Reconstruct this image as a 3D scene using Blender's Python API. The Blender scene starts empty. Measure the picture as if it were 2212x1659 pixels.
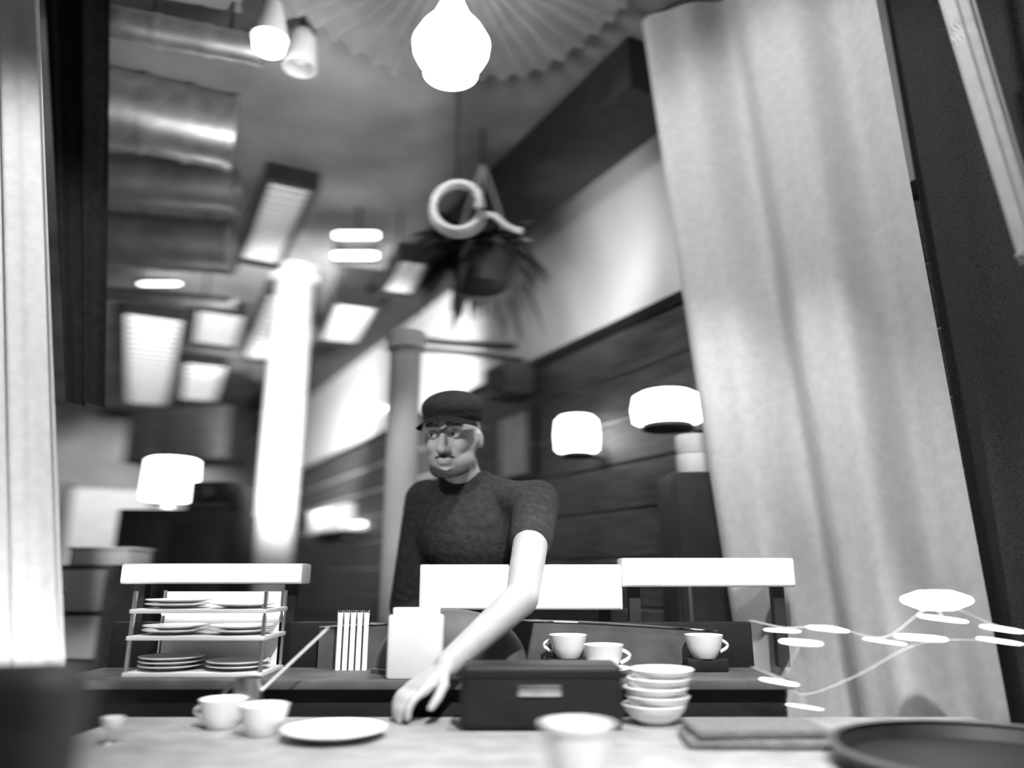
import bpy, bmesh, math, random
from mathutils import Vector, Matrix, Quaternion
random.seed(7)
C = bpy.context.scene.collection
S = bpy.context.scene
PI = math.pi
R = math.radians

# ------------------------------------------------------------------ camera
EYE = 1.12
PITCH = R(14.7)
cam = bpy.data.cameras.new('camera')
camo = bpy.data.objects.new('camera', cam)
C.objects.link(camo)
camo.location = (0, 0, EYE)
camo.rotation_euler = (PI/2 + PITCH, 0, 0)
cam.sensor_width = 36
cam.lens = 36*1600/2212
cam.clip_start = 0.05
cam.clip_end = 60
cam.dof.use_dof = True
cam.dof.focus_distance = 1.9
cam.dof.aperture_fstop = 0.9
cam.dof.aperture_ratio = 0.45
S.camera = camo

# ------------------------------------------------------------------ world, added fill lights without fixtures, exposure
w = bpy.data.worlds.new('world')
S.world = w
w.use_nodes = True
w.node_tree.nodes['Background'].inputs[0].default_value = (0.5, 0.5, 0.5, 1)
w.node_tree.nodes['Background'].inputs[1].default_value = 0.012
S.view_settings.view_transform = 'Standard'
S.view_settings.look = 'None'
S.view_settings.gamma = 1
S.view_settings.use_curve_mapping = False
S.view_settings.exposure = 0.0
S.cycles.max_bounces = 6

def lamp(kind, name, loc, power, size=0.3, target=None, spot=60, blend=.6):
    l = bpy.data.lights.new(name, kind)
    l.energy = power
    if kind == 'AREA':
        l.shape = 'DISK'; l.size = size
    else:
        l.shadow_soft_size = size
    if kind == 'SPOT':
        l.spot_size = R(spot); l.spot_blend = blend
    o = bpy.data.objects.new(name, l)
    C.objects.link(o)
    o.location = loc
    if target is not None:
        o.rotation_euler = (Vector(target)-Vector(loc)).to_track_quat('-Z', 'Y').to_euler()
    return o

lamp('SPOT', 'fill_bar', (0.35, 0.10, 2.7), 420, .05, (0.18, 1.35, .8), 52)  # fill added to brighten the bar and the front cup, no fixture
lamp('SPOT', 'fill_rack', (-0.62, 1.35, 2.3), 60, .06, (-0.72, 1.85, .95), 34)  # added to whiten the plates in the rack, no lamp body
lamp('SPOT', 'fill_curtain', (0.0, 0.7, 2.9), 95, .05, (0.95, 2.05, 2.1), 62)  # added front fill for the white curtain
lamp('SPOT', 'fill_curtain_side', (0.42, 2.62, 2.95), 170, .03, (0.95, 1.95, 1.6), 100)  # added at a grazing angle to bring out the folds
lamp('SPOT', 'fill_left_drape', (-0.35, 0.3, 2.7), 230, .08, (-1.15, 1.6, 1.75), 46)  # added to brighten the left drape
lamp('SPOT', 'fill_left_drape_low', (-0.80, 1.30, 0.70), 30, .03, (-1.1, 1.6, 1.0), 70)  # bodiless light added behind the chair to brighten the lower drape
lamp('SPOT', 'fill_wall', (-1.1, 3.4, 1.75), 340, .1, (-1.3, 6.0, 2.75), 95)  # added to brighten the pale wall, no fixture stands here
lamp('SPOT', 'fill_wall_far', (-2.3, 5.7, 1.7), 170, .02, (-1.75, 7.0, 2.75), 100)  # second fill added for the farther stretch of wall
lamp('SPOT', 'fill_wall_right', (0.0, 2.6, 2.1), 30, .1, (0.35, 3.6, 2.75), 80)  # fill added for the upper wall on the right
lamp('SPOT', 'fill_ducts', (-0.35, 1.5, 1.7), 110, .05, (-0.95, 2.6, 2.75), 56)  # added to brighten the ducts from below
lamp('SPOT', 'fill_far_end', (-3.6, 7.2, 3.0), 260, .02, (-4.7, 9.0, 1.5), 80)  # added to lift the dark far end, no fixture
lamp('SPOT', 'fill_face', (-0.55, 1.05, 2.05), 48, .04, (-0.22, 2.25, 1.5), 34)  # fill added for the face and the slim post
lamp('SPOT', 'fill_worktop', (0.35, 1.5, 2.7), 110, .03, (0.38, 1.9, .9), 72)  # added so the cups on the worktop show

# ------------------------------------------------------------------ pixel rays -> world points
def ray(px, py):
    f = Vector((0, math.cos(PITCH), math.sin(PITCH)))
    u = Vector((0, -math.sin(PITCH), math.cos(PITCH)))
    return f*1600 + Vector((1, 0, 0))*(px-1106) + u*(829.5-py)
def P(px, py, Y):
    d = ray(px, py)
    return Vector((0, 0, EYE)) + d*(Y/d.y)
def PZ(px, py, z):
    d = ray(px, py)
    return Vector((0, 0, EYE)) + d*((z-EYE)/d.z)
def PX(px, Y):                     # x of a column on the horizon
    return P(px, 1249, Y).x
U = Vector((-.5, .866, 0))         # the room's long axis
N = Vector((-.866, -.5, 0))        # from the right wall into the room
W0 = Vector((.68, 2.9, 0))
def wall_pt(t, z, off=0.0):
    return W0 + U*t + N*off + Vector((0, 0, z))
def wall_hit(px, py, off=0.0):
    d = ray(px, py)
    o = Vector((0, 0, EYE))
    k = ((W0 + N*off) - o).dot(N) / d.dot(N)
    return o + d*k

# ------------------------------------------------------------------ materials
def mat(name, v, rough=.6, metal=0, var=.12, scale=8, stretch=(1, 1, 1), bump=.0, emit=0, trans=0, spec=.5):
    m = bpy.data.materials.new(name)
    m.use_nodes = True
    nt = m.node_tree
    b = nt.nodes['Principled BSDF']
    b.inputs['Roughness'].default_value = rough
    b.inputs['Metallic'].default_value = metal
    b.inputs['Specular IOR Level'].default_value = spec
    tc = nt.nodes.new('ShaderNodeTexCoord')
    mp = nt.nodes.new('ShaderNodeMapping')
    mp.inputs['Scale'].default_value = stretch
    nz = nt.nodes.new('ShaderNodeTexNoise')
    nz.inputs['Scale'].default_value = scale
    nz.inputs['Detail'].default_value = 5
    cr = nt.nodes.new('ShaderNodeValToRGB')
    a, c = v*(1-var), min(1, v*(1+var))
    cr.color_ramp.elements[0].position = .3
    cr.color_ramp.elements[1].position = .7
    cr.color_ramp.elements[0].color = (a, a, a, 1)
    cr.color_ramp.elements[1].color = (c, c, c, 1)
    L = nt.links.new
    L(tc.outputs['Object'], mp.inputs[0]); L(mp.outputs[0], nz.inputs['Vector'])
    L(nz.outputs['Fac'], cr.inputs[0]); L(cr.outputs[0], b.inputs['Base Color'])
    if bump:
        bp = nt.nodes.new('ShaderNodeBump')
        bp.inputs['Strength'].default_value = bump
        bp.inputs['Distance'].default_value = .01
        L(nz.outputs['Fac'], bp.inputs['Height']); L(bp.outputs[0], b.inputs['Normal'])
    if emit:
        b.inputs['Emission Color'].default_value = (1, 1, 1, 1)
        b.inputs['Emission Strength'].default_value = emit
    if trans:
        out = nt.nodes['Material Output']
        tr = nt.nodes.new('ShaderNodeBsdfTranslucent')
        L(cr.outputs[0], tr.inputs[0])
        mx = nt.nodes.new('ShaderNodeMixShader')
        mx.inputs[0].default_value = trans
        L(b.outputs[0], mx.inputs[1]); L(tr.outputs[0], mx.inputs[2]); L(mx.outputs[0], out.inputs[0])
    return m
def glass_mat(name, tint=.95, rough=.03):
    m = bpy.data.materials.new(name)
    m.use_nodes = True
    b = m.node_tree.nodes['Principled BSDF']
    b.inputs['Base Color'].default_value = (tint, tint, tint, 1)
    b.inputs['Roughness'].default_value = rough
    b.inputs['Transmission Weight'].default_value = 1
    b.inputs['IOR'].default_value = 1.45
    return m
M = dict(
    plaster=mat('white_plaster', .72, .9, scale=3, var=.06, bump=.05),
    ceiling=mat('grey_ceiling', .24, .9, scale=2.2, var=.35, bump=.1),
    endwall=mat('end_wall_paint', .22, .9, scale=2, var=.3),
    plank=mat('dark_plank', .055, .55, scale=5, var=.5, stretch=(1, 1, 9), bump=.15),
    floor=mat('dark_floor', .06, .5, scale=4, var=.3),
    black=mat('black_lacquer', .010, .55, var=.3, scale=20, spec=.3),
    dark=mat('dark_metal', .02, .55, var=.4, scale=14),
    charcoal=mat('charcoal', .07, .6, var=.3, scale=16),
    leather=mat('dark_leatherette', .045, .6, var=.35, scale=60, bump=.2),
    duct=mat('galvanised_steel', .5, .36, .85, var=.25, scale=5, stretch=(3, 3, 3)),
    ductdark=mat('dull_steel', .28, .45, .7, var=.3, scale=6),
    chrome=mat('chrome', .85, .12, 1, var=.04),
    steel=mat('brushed_steel', .6, .3, 1, var=.15, scale=30, stretch=(1, 12, 1)),
    white=mat('white_glaze', .85, .25, var=.03),
    pale=mat('pale_paint', .6, .7, var=.08),
    bar=mat('grey_bar_top', .34, .45, var=.2, scale=18, bump=.04),
    cloth=mat('white_curtain', .85, .9, var=.05, scale=40, bump=.1, trans=.25),
    canopy=mat('canopy_cloth', .42, .95, var=.12, scale=12, trans=.1),
    blackcloth=mat('black_cloth', .015, .95, var=.4, scale=40, bump=.2),
    darkcloth=mat('dark_curtain', .075, .95, var=.5, scale=260, bump=.4),
    greycloth=mat('grey_cloth', .16, .95, var=.3, scale=90, bump=.4),
    skin=mat('skin', .42, .55, var=.08, scale=25),
    jacket=mat('dark_jacket', .022, .9, var=.5, scale=60, bump=.4),
    cap=mat('black_wool', .012, .95, var=.5, scale=120, bump=.4),
    hair=mat('dark_hair', .05, .8, var=.5, scale=150, bump=.5),
    eye=mat('eye_white', .7, .2, var=.02),
    leaf=mat('dark_leaf', .035, .6, var=.5, scale=20),
    paleleaf=mat('pale_leaf', .45, .55, var=.3, scale=20),
    rope=mat('pale_rope', .55, .8, var=.2, scale=80),
    bulb=mat('frosted_bulb', .9, .4, emit=26),
    bulbmid=mat('lamp_shade_lit', .9, .6, emit=7),
    tube=mat('tube_lit', .9, .5, emit=5),
    panel=mat('light_diffuser', .9, .6, emit=1.25),
    paneldim=mat('light_diffuser_dim', .7, .6, emit=.65),
    emissive=mat('emissive_white', .9, .4, emit=1.7),  # emission stands in for strong light on the white ledge fronts
    fairy=mat('fairy_bulb', .9, .4, emit=3.5),
    slat=mat('louvre_slat', .55, .5, var=.1),
    glass=glass_mat('clear_glass'),
)

# ------------------------------------------------------------------ mesh helpers
def box(bm, c, s, rot=None, bev=0.0, seg=2):
    t = bmesh.new()
    bmesh.ops.create_cube(t, size=1)
    bmesh.ops.scale(t, vec=s, verts=t.verts)
    if bev:
        bmesh.ops.bevel(t, geom=t.edges[:], offset=bev, segments=seg, affect='EDGES', profile=.6)
    mtx = Matrix.Translation(c) @ (rot.to_matrix().to_4x4() if isinstance(rot, Quaternion) else (Matrix.Rotation(rot, 4, 'Z') if rot else Matrix()))
    t.transform(mtx)
    merge(bm, t)
def merge(bm, t):
    me = bpy.data.meshes.new('tmp'); t.to_mesh(me); t.free()
    bm.from_mesh(me); bpy.data.meshes.remove(me)
def lathe(bm, prof, c=(0, 0, 0), n=32, axis=None):
    t = bmesh.new()
    rows = []
    for r, z in prof:
        if r < 1e-5:
            rows.append([t.verts.new((0, 0, z))])
        else:
            rows.append([t.verts.new((r*math.cos(2*PI*k/n), r*math.sin(2*PI*k/n), z)) for k in range(n)])
    for a, b in zip(rows, rows[1:]):
        for k in range(n):
            k2 = (k+1) % n
            if len(a) == 1 and len(b) == 1: continue
            if len(a) == 1: t.faces.new((a[0], b[k2], b[k]))
            elif len(b) == 1: t.faces.new((a[k], a[k2], b[0]))
            else: t.faces.new((a[k], a[k2], b[k2], b[k]))
    bmesh.ops.recalc_face_normals(t, faces=t.faces)
    m = Matrix.Translation(c)
    if axis is not None:
        m = m @ Vector(axis).to_track_quat('Z', 'Y').to_matrix().to_4x4()
    t.transform(m)
    merge(bm, t)
def rod(bm, a, b, r, r2=None, n=14):
    a, b = Vector(a), Vector(b)
    L = (b-a).length
    r2 = r if r2 is None else r2
    lathe(bm, [(0, 0), (r, 0), (r2, L), (0, L)], a, n, (b-a))
def tube(bm, pts, r, n=8, closed=False):
    pts = [Vector(p) for p in pts]
    t = bmesh.new()
    rings = []
    m = len(pts)
    for i, p in enumerate(pts):
        if closed: d = pts[(i+1) % m]-pts[i-1]
        else: d = pts[min(i+1, m-1)]-pts[max(i-1, 0)]
        q = d.to_track_quat('Z', 'Y')
        rr = r(i/(m-1)) if callable(r) else r
        rings.append([t.verts.new(p+q @ Vector((rr*math.cos(2*PI*k/n), rr*math.sin(2*PI*k/n), 0))) for k in range(n)])
    for i in range(m if closed else m-1):
        a, b = rings[i], rings[(i+1) % m]
        for k in range(n):
            t.faces.new((a[k], a[(k+1) % n], b[(k+1) % n], b[k]))
    if not closed:
        t.faces.new(rings[0][::-1]); t.faces.new(rings[-1])
    merge(bm, t)
def sheet(fn, nu, nv, thick=.004):
    t = bmesh.new()
    g = [[t.verts.new(fn(i/nu, j/nv)) for j in range(nv+1)] for i in range(nu+1)]
    for i in range(nu):
        for j in range(nv):
            t.faces.new((g[i][j], g[i+1][j], g[i+1][j+1], g[i][j+1]))
    if thick:
        bmesh.ops.solidify(t, geom=t.faces[:], thickness=thick)
    bmesh.ops.recalc_face_normals(t, faces=t.faces)
    return t
def ball(bm, c, r, seg=20, ring=12, rot=None):
    t = bmesh.new()
    bmesh.ops.create_uvsphere(t, u_segments=seg, v_segments=ring, radius=1)
    if not hasattr(r, '__len__'): r = (r, r, r)
    bmesh.ops.scale(t, vec=r, verts=t.verts)
    m = Matrix.Translation(c)
    if rot is not None: m = m @ rot.to_matrix().to_4x4()
    t.transform(m)
    merge(bm, t)
def B(): return bmesh.new()

def obj(name, bm, m, parent=None, smooth=True, off=None):
    if off is not None: bmesh.ops.translate(bm, vec=-Vector(off), verts=bm.verts)
    me = bpy.data.meshes.new(name)
    bm.to_mesh(me); bm.free()
    if smooth:
        for p in me.polygons: p.use_smooth = True
        me.set_sharp_from_angle(angle=R(38))
    me.materials.append(M[m] if isinstance(m, str) else m)
    o = bpy.data.objects.new(name, me)
    C.objects.link(o)
    if parent: o.parent = parent
    return o
def tag(o, label, cat, group=None):
    o['label'] = label; o['category'] = cat
    if group: o['group'] = group
    return o
def struct(o):
    o['kind'] = 'structure'; return o
class Thing:
    def __init__(s, name, label, cat, base, group=None):
        s.e = bpy.data.objects.new(name, None); C.objects.link(s.e)
        s.e.empty_display_size = .05
        s.base = Vector(base); s.e.location = s.base
        tag(s.e, label, cat, group)
    def part(s, name, bm, m, parent=None, smooth=True, label=None):
        o = obj(name, bm, m, parent or s.e, smooth, s.base)
        if label: o['label'] = label
        return o
def dup(root, loc, label, rz=0):
    r = root.copy(); C.objects.link(r); r.location = loc; r.rotation_euler = (0, 0, rz); r['label'] = label
    for ch in list(root.children):
        c = ch.copy(); C.objects.link(c); c.parent = r
        for g in list(ch.children):
            d = g.copy(); C.objects.link(d); d.parent = c
    return r
def piece(src, loc, rot=None, parent=None):       # one more copy of an alike piece
    o = src.copy(); C.objects.link(o); o.location = loc
    if rot is not None: o.rotation_euler = rot
    if parent: o.parent = parent
    return o

# ================================================================== the room
ZC = 3.12
T0, T1 = -4.2, 8.0
WID = 3.75
ang = math.atan2(U.y, U.x)
def slab(a, b, z0, z1, thick, inward):            # wall from plan point a to b, thickness on the outer side
    a, b = Vector(a), Vector(b)
    d = (b-a); L = d.length
    c = (a+b)/2 - Vector(inward)*thick/2
    bm = B(); box(bm, (c.x, c.y, (z0+z1)/2), (L, thick, z1-z0), math.atan2(d.y, d.x))
    return bm
A0, A1 = W0+U*T0, W0+U*T1
D0, D1 = A0+N*WID, A1+N*WID
wr = struct(obj('wall_right', slab(A0, A1, 0, ZC, .12, N), 'plaster', smooth=False))
struct(obj('wall_left', slab(D0, D1, 0, ZC, .12, -N), 'endwall', smooth=False))
struct(obj('wall_end', slab(A1, D1, 0, ZC, .12, -U), 'endwall', smooth=False))
struct(obj('wall_back', slab(A0, D0, 0, ZC, .12, U), 'endwall', smooth=False))
cc = (A0+D1)/2
bm = B(); box(bm, (cc.x, cc.y, -.05), ((T1-T0)+.3, WID+.3, .1), ang)
struct(obj('floor', bm, 'floor', smooth=False))
bm = B(); box(bm, (cc.x, cc.y, ZC+.05), ((T1-T0)+.3, WID+.3, .1), ang)
struct(obj('ceiling', bm, 'ceiling', smooth=False))
# dark plank cladding up to 2.2 m: each board a piece of the wall
NB, ZB = 11, 2.2
hb = ZB/NB
bm = B(); box(bm, (0, 0, 0), (T1-T0-.02, .022, hb-.012), bev=.004, seg=1)
pl0 = obj('plank', bm, 'plank', wr, smooth=False)
for k in range(NB):
    c = wall_pt((T0+T1)/2, hb*(k+.5), .011 + (.004 if k % 3 == 1 else 0))
    if k == 0: pl0.location = c; pl0.rotation_euler = (0, 0, ang)
    else: piece(pl0, c, (0, 0, ang), wr)
bm = B(); c = wall_pt((T0+T1)/2, ZB+.03, .02); box(bm, c, (T1-T0-.02, .04, .05), ang, bev=.008)
struct(obj('trim_1', bm, 'black'))
# black ceiling beam along the right wall
bm = B(); c = wall_pt(3.81, ZC-.12, .32); box(bm, c, (8.28, .3, .22), ang, bev=.01)
struct(obj('trim_2', bm, 'dark'))
bm = B(); c = wall_pt(7.96, 1.5, WID-.9)

# ------------------------------------------------------------------ dark steel column at the left
def post(name, label, px, Y, wpx, z1, m, round_, cat='column'):
    x = PX(px, Y); wd = wpx/1654*Y
    t = Thing(name, label, cat, (x, Y, 0))
    bm = B()
    if round_: lathe(bm, [(0, 0), (wd/2, 0), (wd/2, z1), (0, z1)], (x, Y, 0), 40)
    else: box(bm, (x, Y, z1/2), (wd, wd, z1), bev=.008)
    t.part('shaft', bm, m)
    for nm, z, h in (('foot_plate', .03, .06), ('head_plate', z1-.03, .06)):
        bm = B()
        if round_: lathe(bm, [(0, 0), (wd*.62, 0), (wd*.62, h), (0, h)], (x, Y, z-h/2), 40)
        else: box(bm, (x, Y, z), (wd*1.3, wd*1.3, h), bev=.006)
        t.part(nm, bm, m)
    return t
post('white_post', 'slim white round post with a flat cap, just left of the man', 858, 2.62, 72, P(858, 722, 2.62).z, 'plaster', True)
post('white_column', 'thicker white round column further back, right of the lit ceiling panels', 585, 4.6, 85, ZC, 'plaster', True)

# ------------------------------------------------------------------ ventilation ducts, upper left
def duct(label, pa, pb, Y0, Y1, rpx, m, nflange):
    a, b = P(pa[0], pa[1], Y0), P(pb[0], pb[1], Y1)
    r = rpx/1654*(a.y*.97+.4)
    d = (b-a); L = d.length; u = d.normalized()
    t = Thing('ventilation_duct', label, 'duct', a, 'ducts under the ceiling')
    seg = L/nflange
    for k in range(nflange):
        bm = B(); lathe(bm, [(0, .004), (r, .004), (r, seg-.004), (0, seg-.004)], a+u*seg*k, 40, u)
        t.part('duct_section', bm, m)
    for k in range(nflange+1):
        bm = B(); lathe(bm, [(r*.9, -.012), (r*1.06, -.012), (r*1.06, .012), (r*.9, .012)], a+u*seg*k, 40, u)
        t.part('flange', bm, m)
    for k in (.3, .8):
        p = a+u*L*k
        bm = B(); rod(bm, p+Vector((0, 0, r*.95)), (p.x, p.y, ZC), .006); t.part('hanger', bm, 'dark')
    return t
duct('uppermost thin steel duct at the upper left, ending beside the bright lamp', (225, 45), (560, 110), 2.12, 2.25, 38, 'duct', 3)
duct('fattest steel duct at the upper left, below the thin uppermost one', (215, 225), (500, 290), 2.62, 2.82, 88, 'duct', 3)
duct('middle steel duct at the upper left, third from the top', (215, 385), (505, 412), 3.1, 3.2, 52, 'ductdark', 3)
duct('dark steel duct at the left, fourth from the top', (215, 515), (500, 537), 3.6, 3.7, 60, 'ductdark', 2)
duct('thin pale pipe duct, lowest of the ducts at the left', (205, 632), (500, 655), 4.1, 4.2, 16, 'duct', 3)

# ------------------------------------------------------------------ louvred ceiling lights
def light_panel(label, p0, p1, wpx, n, m, z=3.06, wide=None):
    a, b = PZ(*p0, z), PZ(*p1, z)
    d = b-a; L = d.length
    mid = (a+b)/2
    wd = wide or wpx/1654*mid.y
    q = math.atan2(d.y, d.x)
    t = Thing('louvred_ceiling_light', label, 'ceiling light', mid, 'louvred light panels')
    fr = B()
    s = Vector((-d.y, d.x, 0)).normalized()
    for k in (-1, 1):
        box(fr, mid+s*k*(wd/2+.015)+Vector((0, 0, .01)), (L+.06, .03, .10), q)
        box(fr, mid+d.normalized()*k*(L/2+.015)+Vector((0, 0, .01)), (.03, wd, .10), q)
    if z < 3:
        for k in (-.35, .35): rod(fr, mid+d*k+s*wd*.5+Vector((0, 0, .05)), (mid+d*k+s*wd*.5).xy.to_3d()+Vector((0, 0, ZC)), .006)
    t.part('frame', fr, 'dark', smooth=False)
    bm = B(); box(bm, mid+Vector((0, 0, .02)), (L, wd, .012), q)
    t.part('diffuser', bm, m, smooth=False)
    bm = B(); box(bm, (0, 0, 0), (.012, wd, .03), q)
    s0 = obj('slat', bm, 'slat', t.e, smooth=False)
    for k in range(n):
        c = d*((k+.5)/n - .5)+Vector((0, 0, -.005))
        if k == 0: s0.location = c
        else: piece(s0, c)
light_panel('longest louvred ceiling panel, brightest, at the far left beside the dark wall', (335, 675), (318, 872), 95, 22, 'panel')
light_panel('short bright louvred panel just right of the longest one', (480, 668), (462, 742), 92, 9, 'panel')
light_panel('louvred panel further back, beyond the short bright one', (446, 780), (428, 865), 76, 10, 'panel')
light_panel('dim louvred panel left of the thick white column', (629, 632), (565, 775), 80, 12, 'paneldim')
light_panel('grey louvred panel nearest the camera, below the fat duct end', (631, 390), (560, 560), 88, 14, 'paneldim')
light_panel('small bright louvred panel left of the hanging plant', (898, 555), (856, 628), 66, 7, 'panel', 2.82)
light_panel('dim louvred panel above the pale wall, near the slim column', (772, 650), (730, 735), 84, 10, 'paneldim', 2.82)

# small tube lamps below the ceiling
def tube_lamp(name, label, px, py, Y, wpx, hpx, rows, m, group):
    base = P(px, py, Y)
    wd = wpx/1654*Y; r = hpx/1654*Y/2
    t = Thing(name, label, 'lamp', base, group)
    gap = rows[1]/1654*Y if rows[0] > 1 else 0
    for k in range(rows[0]):
        z = base.z - k*gap
        bm = B()
        lathe(bm, [(0, 0), (r*.75, r*.1), (r, r*.6), (r, wd-r*.6), (r*.75, wd-r*.1), (0, wd)], (base.x-wd/2, base.y, z), 20, (1, 0, 0))
        t.part('tube', bm, m)
    bm = B(); box(bm, (base.x, base.y+r+.012, base.z-gap*(rows[0]-1)/2), (wd*1.05, .02, gap*(rows[0]-1)+2.4*r), bev=.004)
    t.part('back_plate', bm, 'charcoal')
    bm = B(); rod(bm, (base.x, base.y+r+.012, base.z), (base.x, base.y+r+.012, ZC), .008)
    t.part('hanger', bm, 'dark')
tube_lamp('twin_tube_lamp', 'twin lamp of two short bright tubes hanging left of the plant', 770, 508, 3.7, 105, 22, (2, 54), 'tube', None)
tube_lamp('strip_lamp', 'small bright strip lamp under the lowest duct at the left', 345, 613, 4.7, 90, 11, (1, 0), 'tube', 'small strip lamps')
tube_lamp('strip_lamp', 'small dimmer strip lamp right of the dark ducts', 512, 591, 4.8, 84, 9, (1, 0), 'tube', 'small strip lamps')
# spot lamp at the end of the upper duct
b0 = P(582, 92, 2.15)
t = Thing('ceiling_spotlight', 'small bright ceiling spotlight at the end of the uppermost duct', 'lamp', (b0.x, b0.y, b0.z))
bm = B(); lathe(bm, [(.0, .02), (.052, .02), (.055, -.005), (.05, -.03), (.0, -.035)], b0, 24); t.part('bulb', bm, 'bulbmid')
bm = B(); lathe(bm, [(0, .16), (.03, .16), (.06, .03), (.062, .015), (.05, .015), (0, .02)], b0, 24); t.part('shade', bm, 'pale')
bm = B(); rod(bm, b0+Vector((0, 0, .15)), (b0.x, b0.y, ZC), .01); t.part('stem', bm, 'dark')
b0 = P(650, 112, 2.3)
t = Thing('ceiling_spotlight', 'unlit pale ceiling spotlight right of the bright one', 'lamp', b0)
bm = B(); lathe(bm, [(0, .09), (.03, .09), (.055, .05), (.06, -.07), (.052, -.07), (.045, .04), (0, .05)], b0, 24); t.part('shade', bm, 'pale')
bm = B(); ball(bm, b0+Vector((0, 0, -.02)), .032); t.part('bulb', bm, 'pale')
bm = B(); rod(bm, b0+Vector((0, 0, .085)), (b0.x, b0.y, ZC), .01); t.part('stem', bm, 'dark')

# ------------------------------------------------------------------ pendant lamp and pleated canopy
pc = P(975, 95, 1.95)
t = Thing('pendant_lamp', 'bright frosted glass pendant lamp with an open lip, hanging at the top', 'lamp', (pc.x, pc.y, pc.z))
k = .118
bm = B(); lathe(bm, [(.030, .20), (.034, .15), (.058, .095), (.095, .045), (k, 0), (k*.97, -.03), (.100, -.06), (.080, -.08), (.070, -.084)], pc, 48)
t.part('globe', bm, 'bulb')
bm = B(); lathe(bm, [(.070, -.080), (.080, -.085), (.083, -.108), (.072, -.110), (.060, -.095), (0, -.095)], pc, 48)
t.part('lip', bm, 'tube')
bm = B(); lathe(bm, [(0, .27), (.022, .27), (.036, .25), (.036, .19), (0, .19)], pc, 32); t.part('cap', bm, 'pale')
bm = B(); rod(bm, pc+Vector((0, 0, .26)), (pc.x, pc.y, ZC), .006); t.part('cord', bm, 'dark')
bm = B()
def can(u_, v_):
    a = 2*PI*u_; r = .06 + v_*.55
    return Vector((pc.x+r*math.cos(a), pc.y+r*math.sin(a), 3.095 - .03*v_ - .034*min(1, 2.2*v_)*(.5+.5*math.sin(a*44)) - .012*math.sin(a*7)*v_))
cn = tag(obj('ceiling_canopy', sheet(can, 352, 6, .004), 'canopy'), 'round pleated cloth canopy spread under the ceiling around the pendant lamp', 'canopy')

# ------------------------------------------------------------------ hanging plant
hp = P(1040, 575, 3.0)
t = Thing('hanging_plant', 'dark trailing plant in a black pot hanging in front of the pale wall', 'plant', (hp.x, hp.y, hp.z-.1))
bm = B(); lathe(bm, [(0, -.10), (.11, -.10), (.15, .06), (.158, .075), (.145, .075), (.13, .05), (0, .05)], hp, 36); t.part('pot', bm, 'black')
for k in range(3):
    a = k*2*PI/3+.5
    bm = B(); tube(bm, [hp+Vector((.15*math.cos(a), .15*math.sin(a), .07)), hp+Vector((.08*math.cos(a), .08*math.sin(a), .3)), hp+Vector((0, 0, .5))], .006); t.part('cord', bm, 'rope')
bm = B(); rod(bm, hp+Vector((0, 0, .49)), (hp.x, hp.y, ZC), .006); t.part('hanger', bm, 'dark')
def leaf(bm, base, az, L, w_, up, droop):
    n = 7
    h = Vector((math.cos(az), math.sin(az), 0)); s = Vector((-h.y, h.x, 0))
    tb = bmesh.new(); rows = []
    for i in range(n+1):
        f = i/n
        p = base + h*L*(f-.12*f*f) + Vector((0, 0, up*f - droop*f*f))
        ww = w_*(math.sin(PI*(.12+.88*f)) if f < 1 else .02)+.001
        rows.append((tb.verts.new(p-s*ww), tb.verts.new(p+Vector((0, 0, -.3*ww))), tb.verts.new(p+s*ww)))
    for a, b in zip(rows, rows[1:]):
        tb.faces.new((a[0], a[1], b[1], b[0])); tb.faces.new((a[1], a[2], b[2], b[1]))
    merge(bm, tb)
for k in range(110):
    bm = B()
    az = random.uniform(0, 2*PI)
    leaf(bm, hp+Vector((.05*math.cos(az), .05*math.sin(az), .05)), az, random.uniform(.18, .33), random.uniform(.022, .042), random.uniform(.02, .26), random.uniform(.1, .40))
    t.part('leaf', bm, 'leaf')
for k in range(9):
    bm = B(); az = random.uniform(-.9, .5)
    leaf(bm, hp+Vector((0, 0, .06)), az, random.uniform(.2, .3), .02, random.uniform(.1, .2), random.uniform(.08, .25))
    t.part('leaf', bm, 'paleleaf', label='pale leaf')
# loop of pale hose above the plant
lc = P(985, 432, 2.55)
bm = B()
pts = []
for k in range(53):
    a = 2*PI*k/26 - .4
    pts.append(lc+Vector((.088*math.cos(a)*(1+.003*k), .012*math.sin(a*.5)+.0022*k, .088*math.sin(a)*(1+.003*k))))
p9 = pts[-1]
pts += [p9+Vector((.004, .002, .025)), p9+Vector((.02, .003, .04)), p9+Vector((.045, .003, .036)), p9+Vector((.07, .002, .015)), p9+Vector((.095, 0, -.01)), p9+Vector((.125, 0, -.026)), p9+Vector((.16, 0, -.034))]
tube(bm, pts, .013, 10)
t = Thing('hanging_hose', 'loop of pale shiny hose hanging just above the dark plant', 'hose', lc)
t.part('hose', bm, 'white')
bm = B(); rod(bm, lc+Vector((.0, .01, .10)), (lc.x, lc.y+.01, ZC), .006); t.part('hanger', bm, 'dark')

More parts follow.
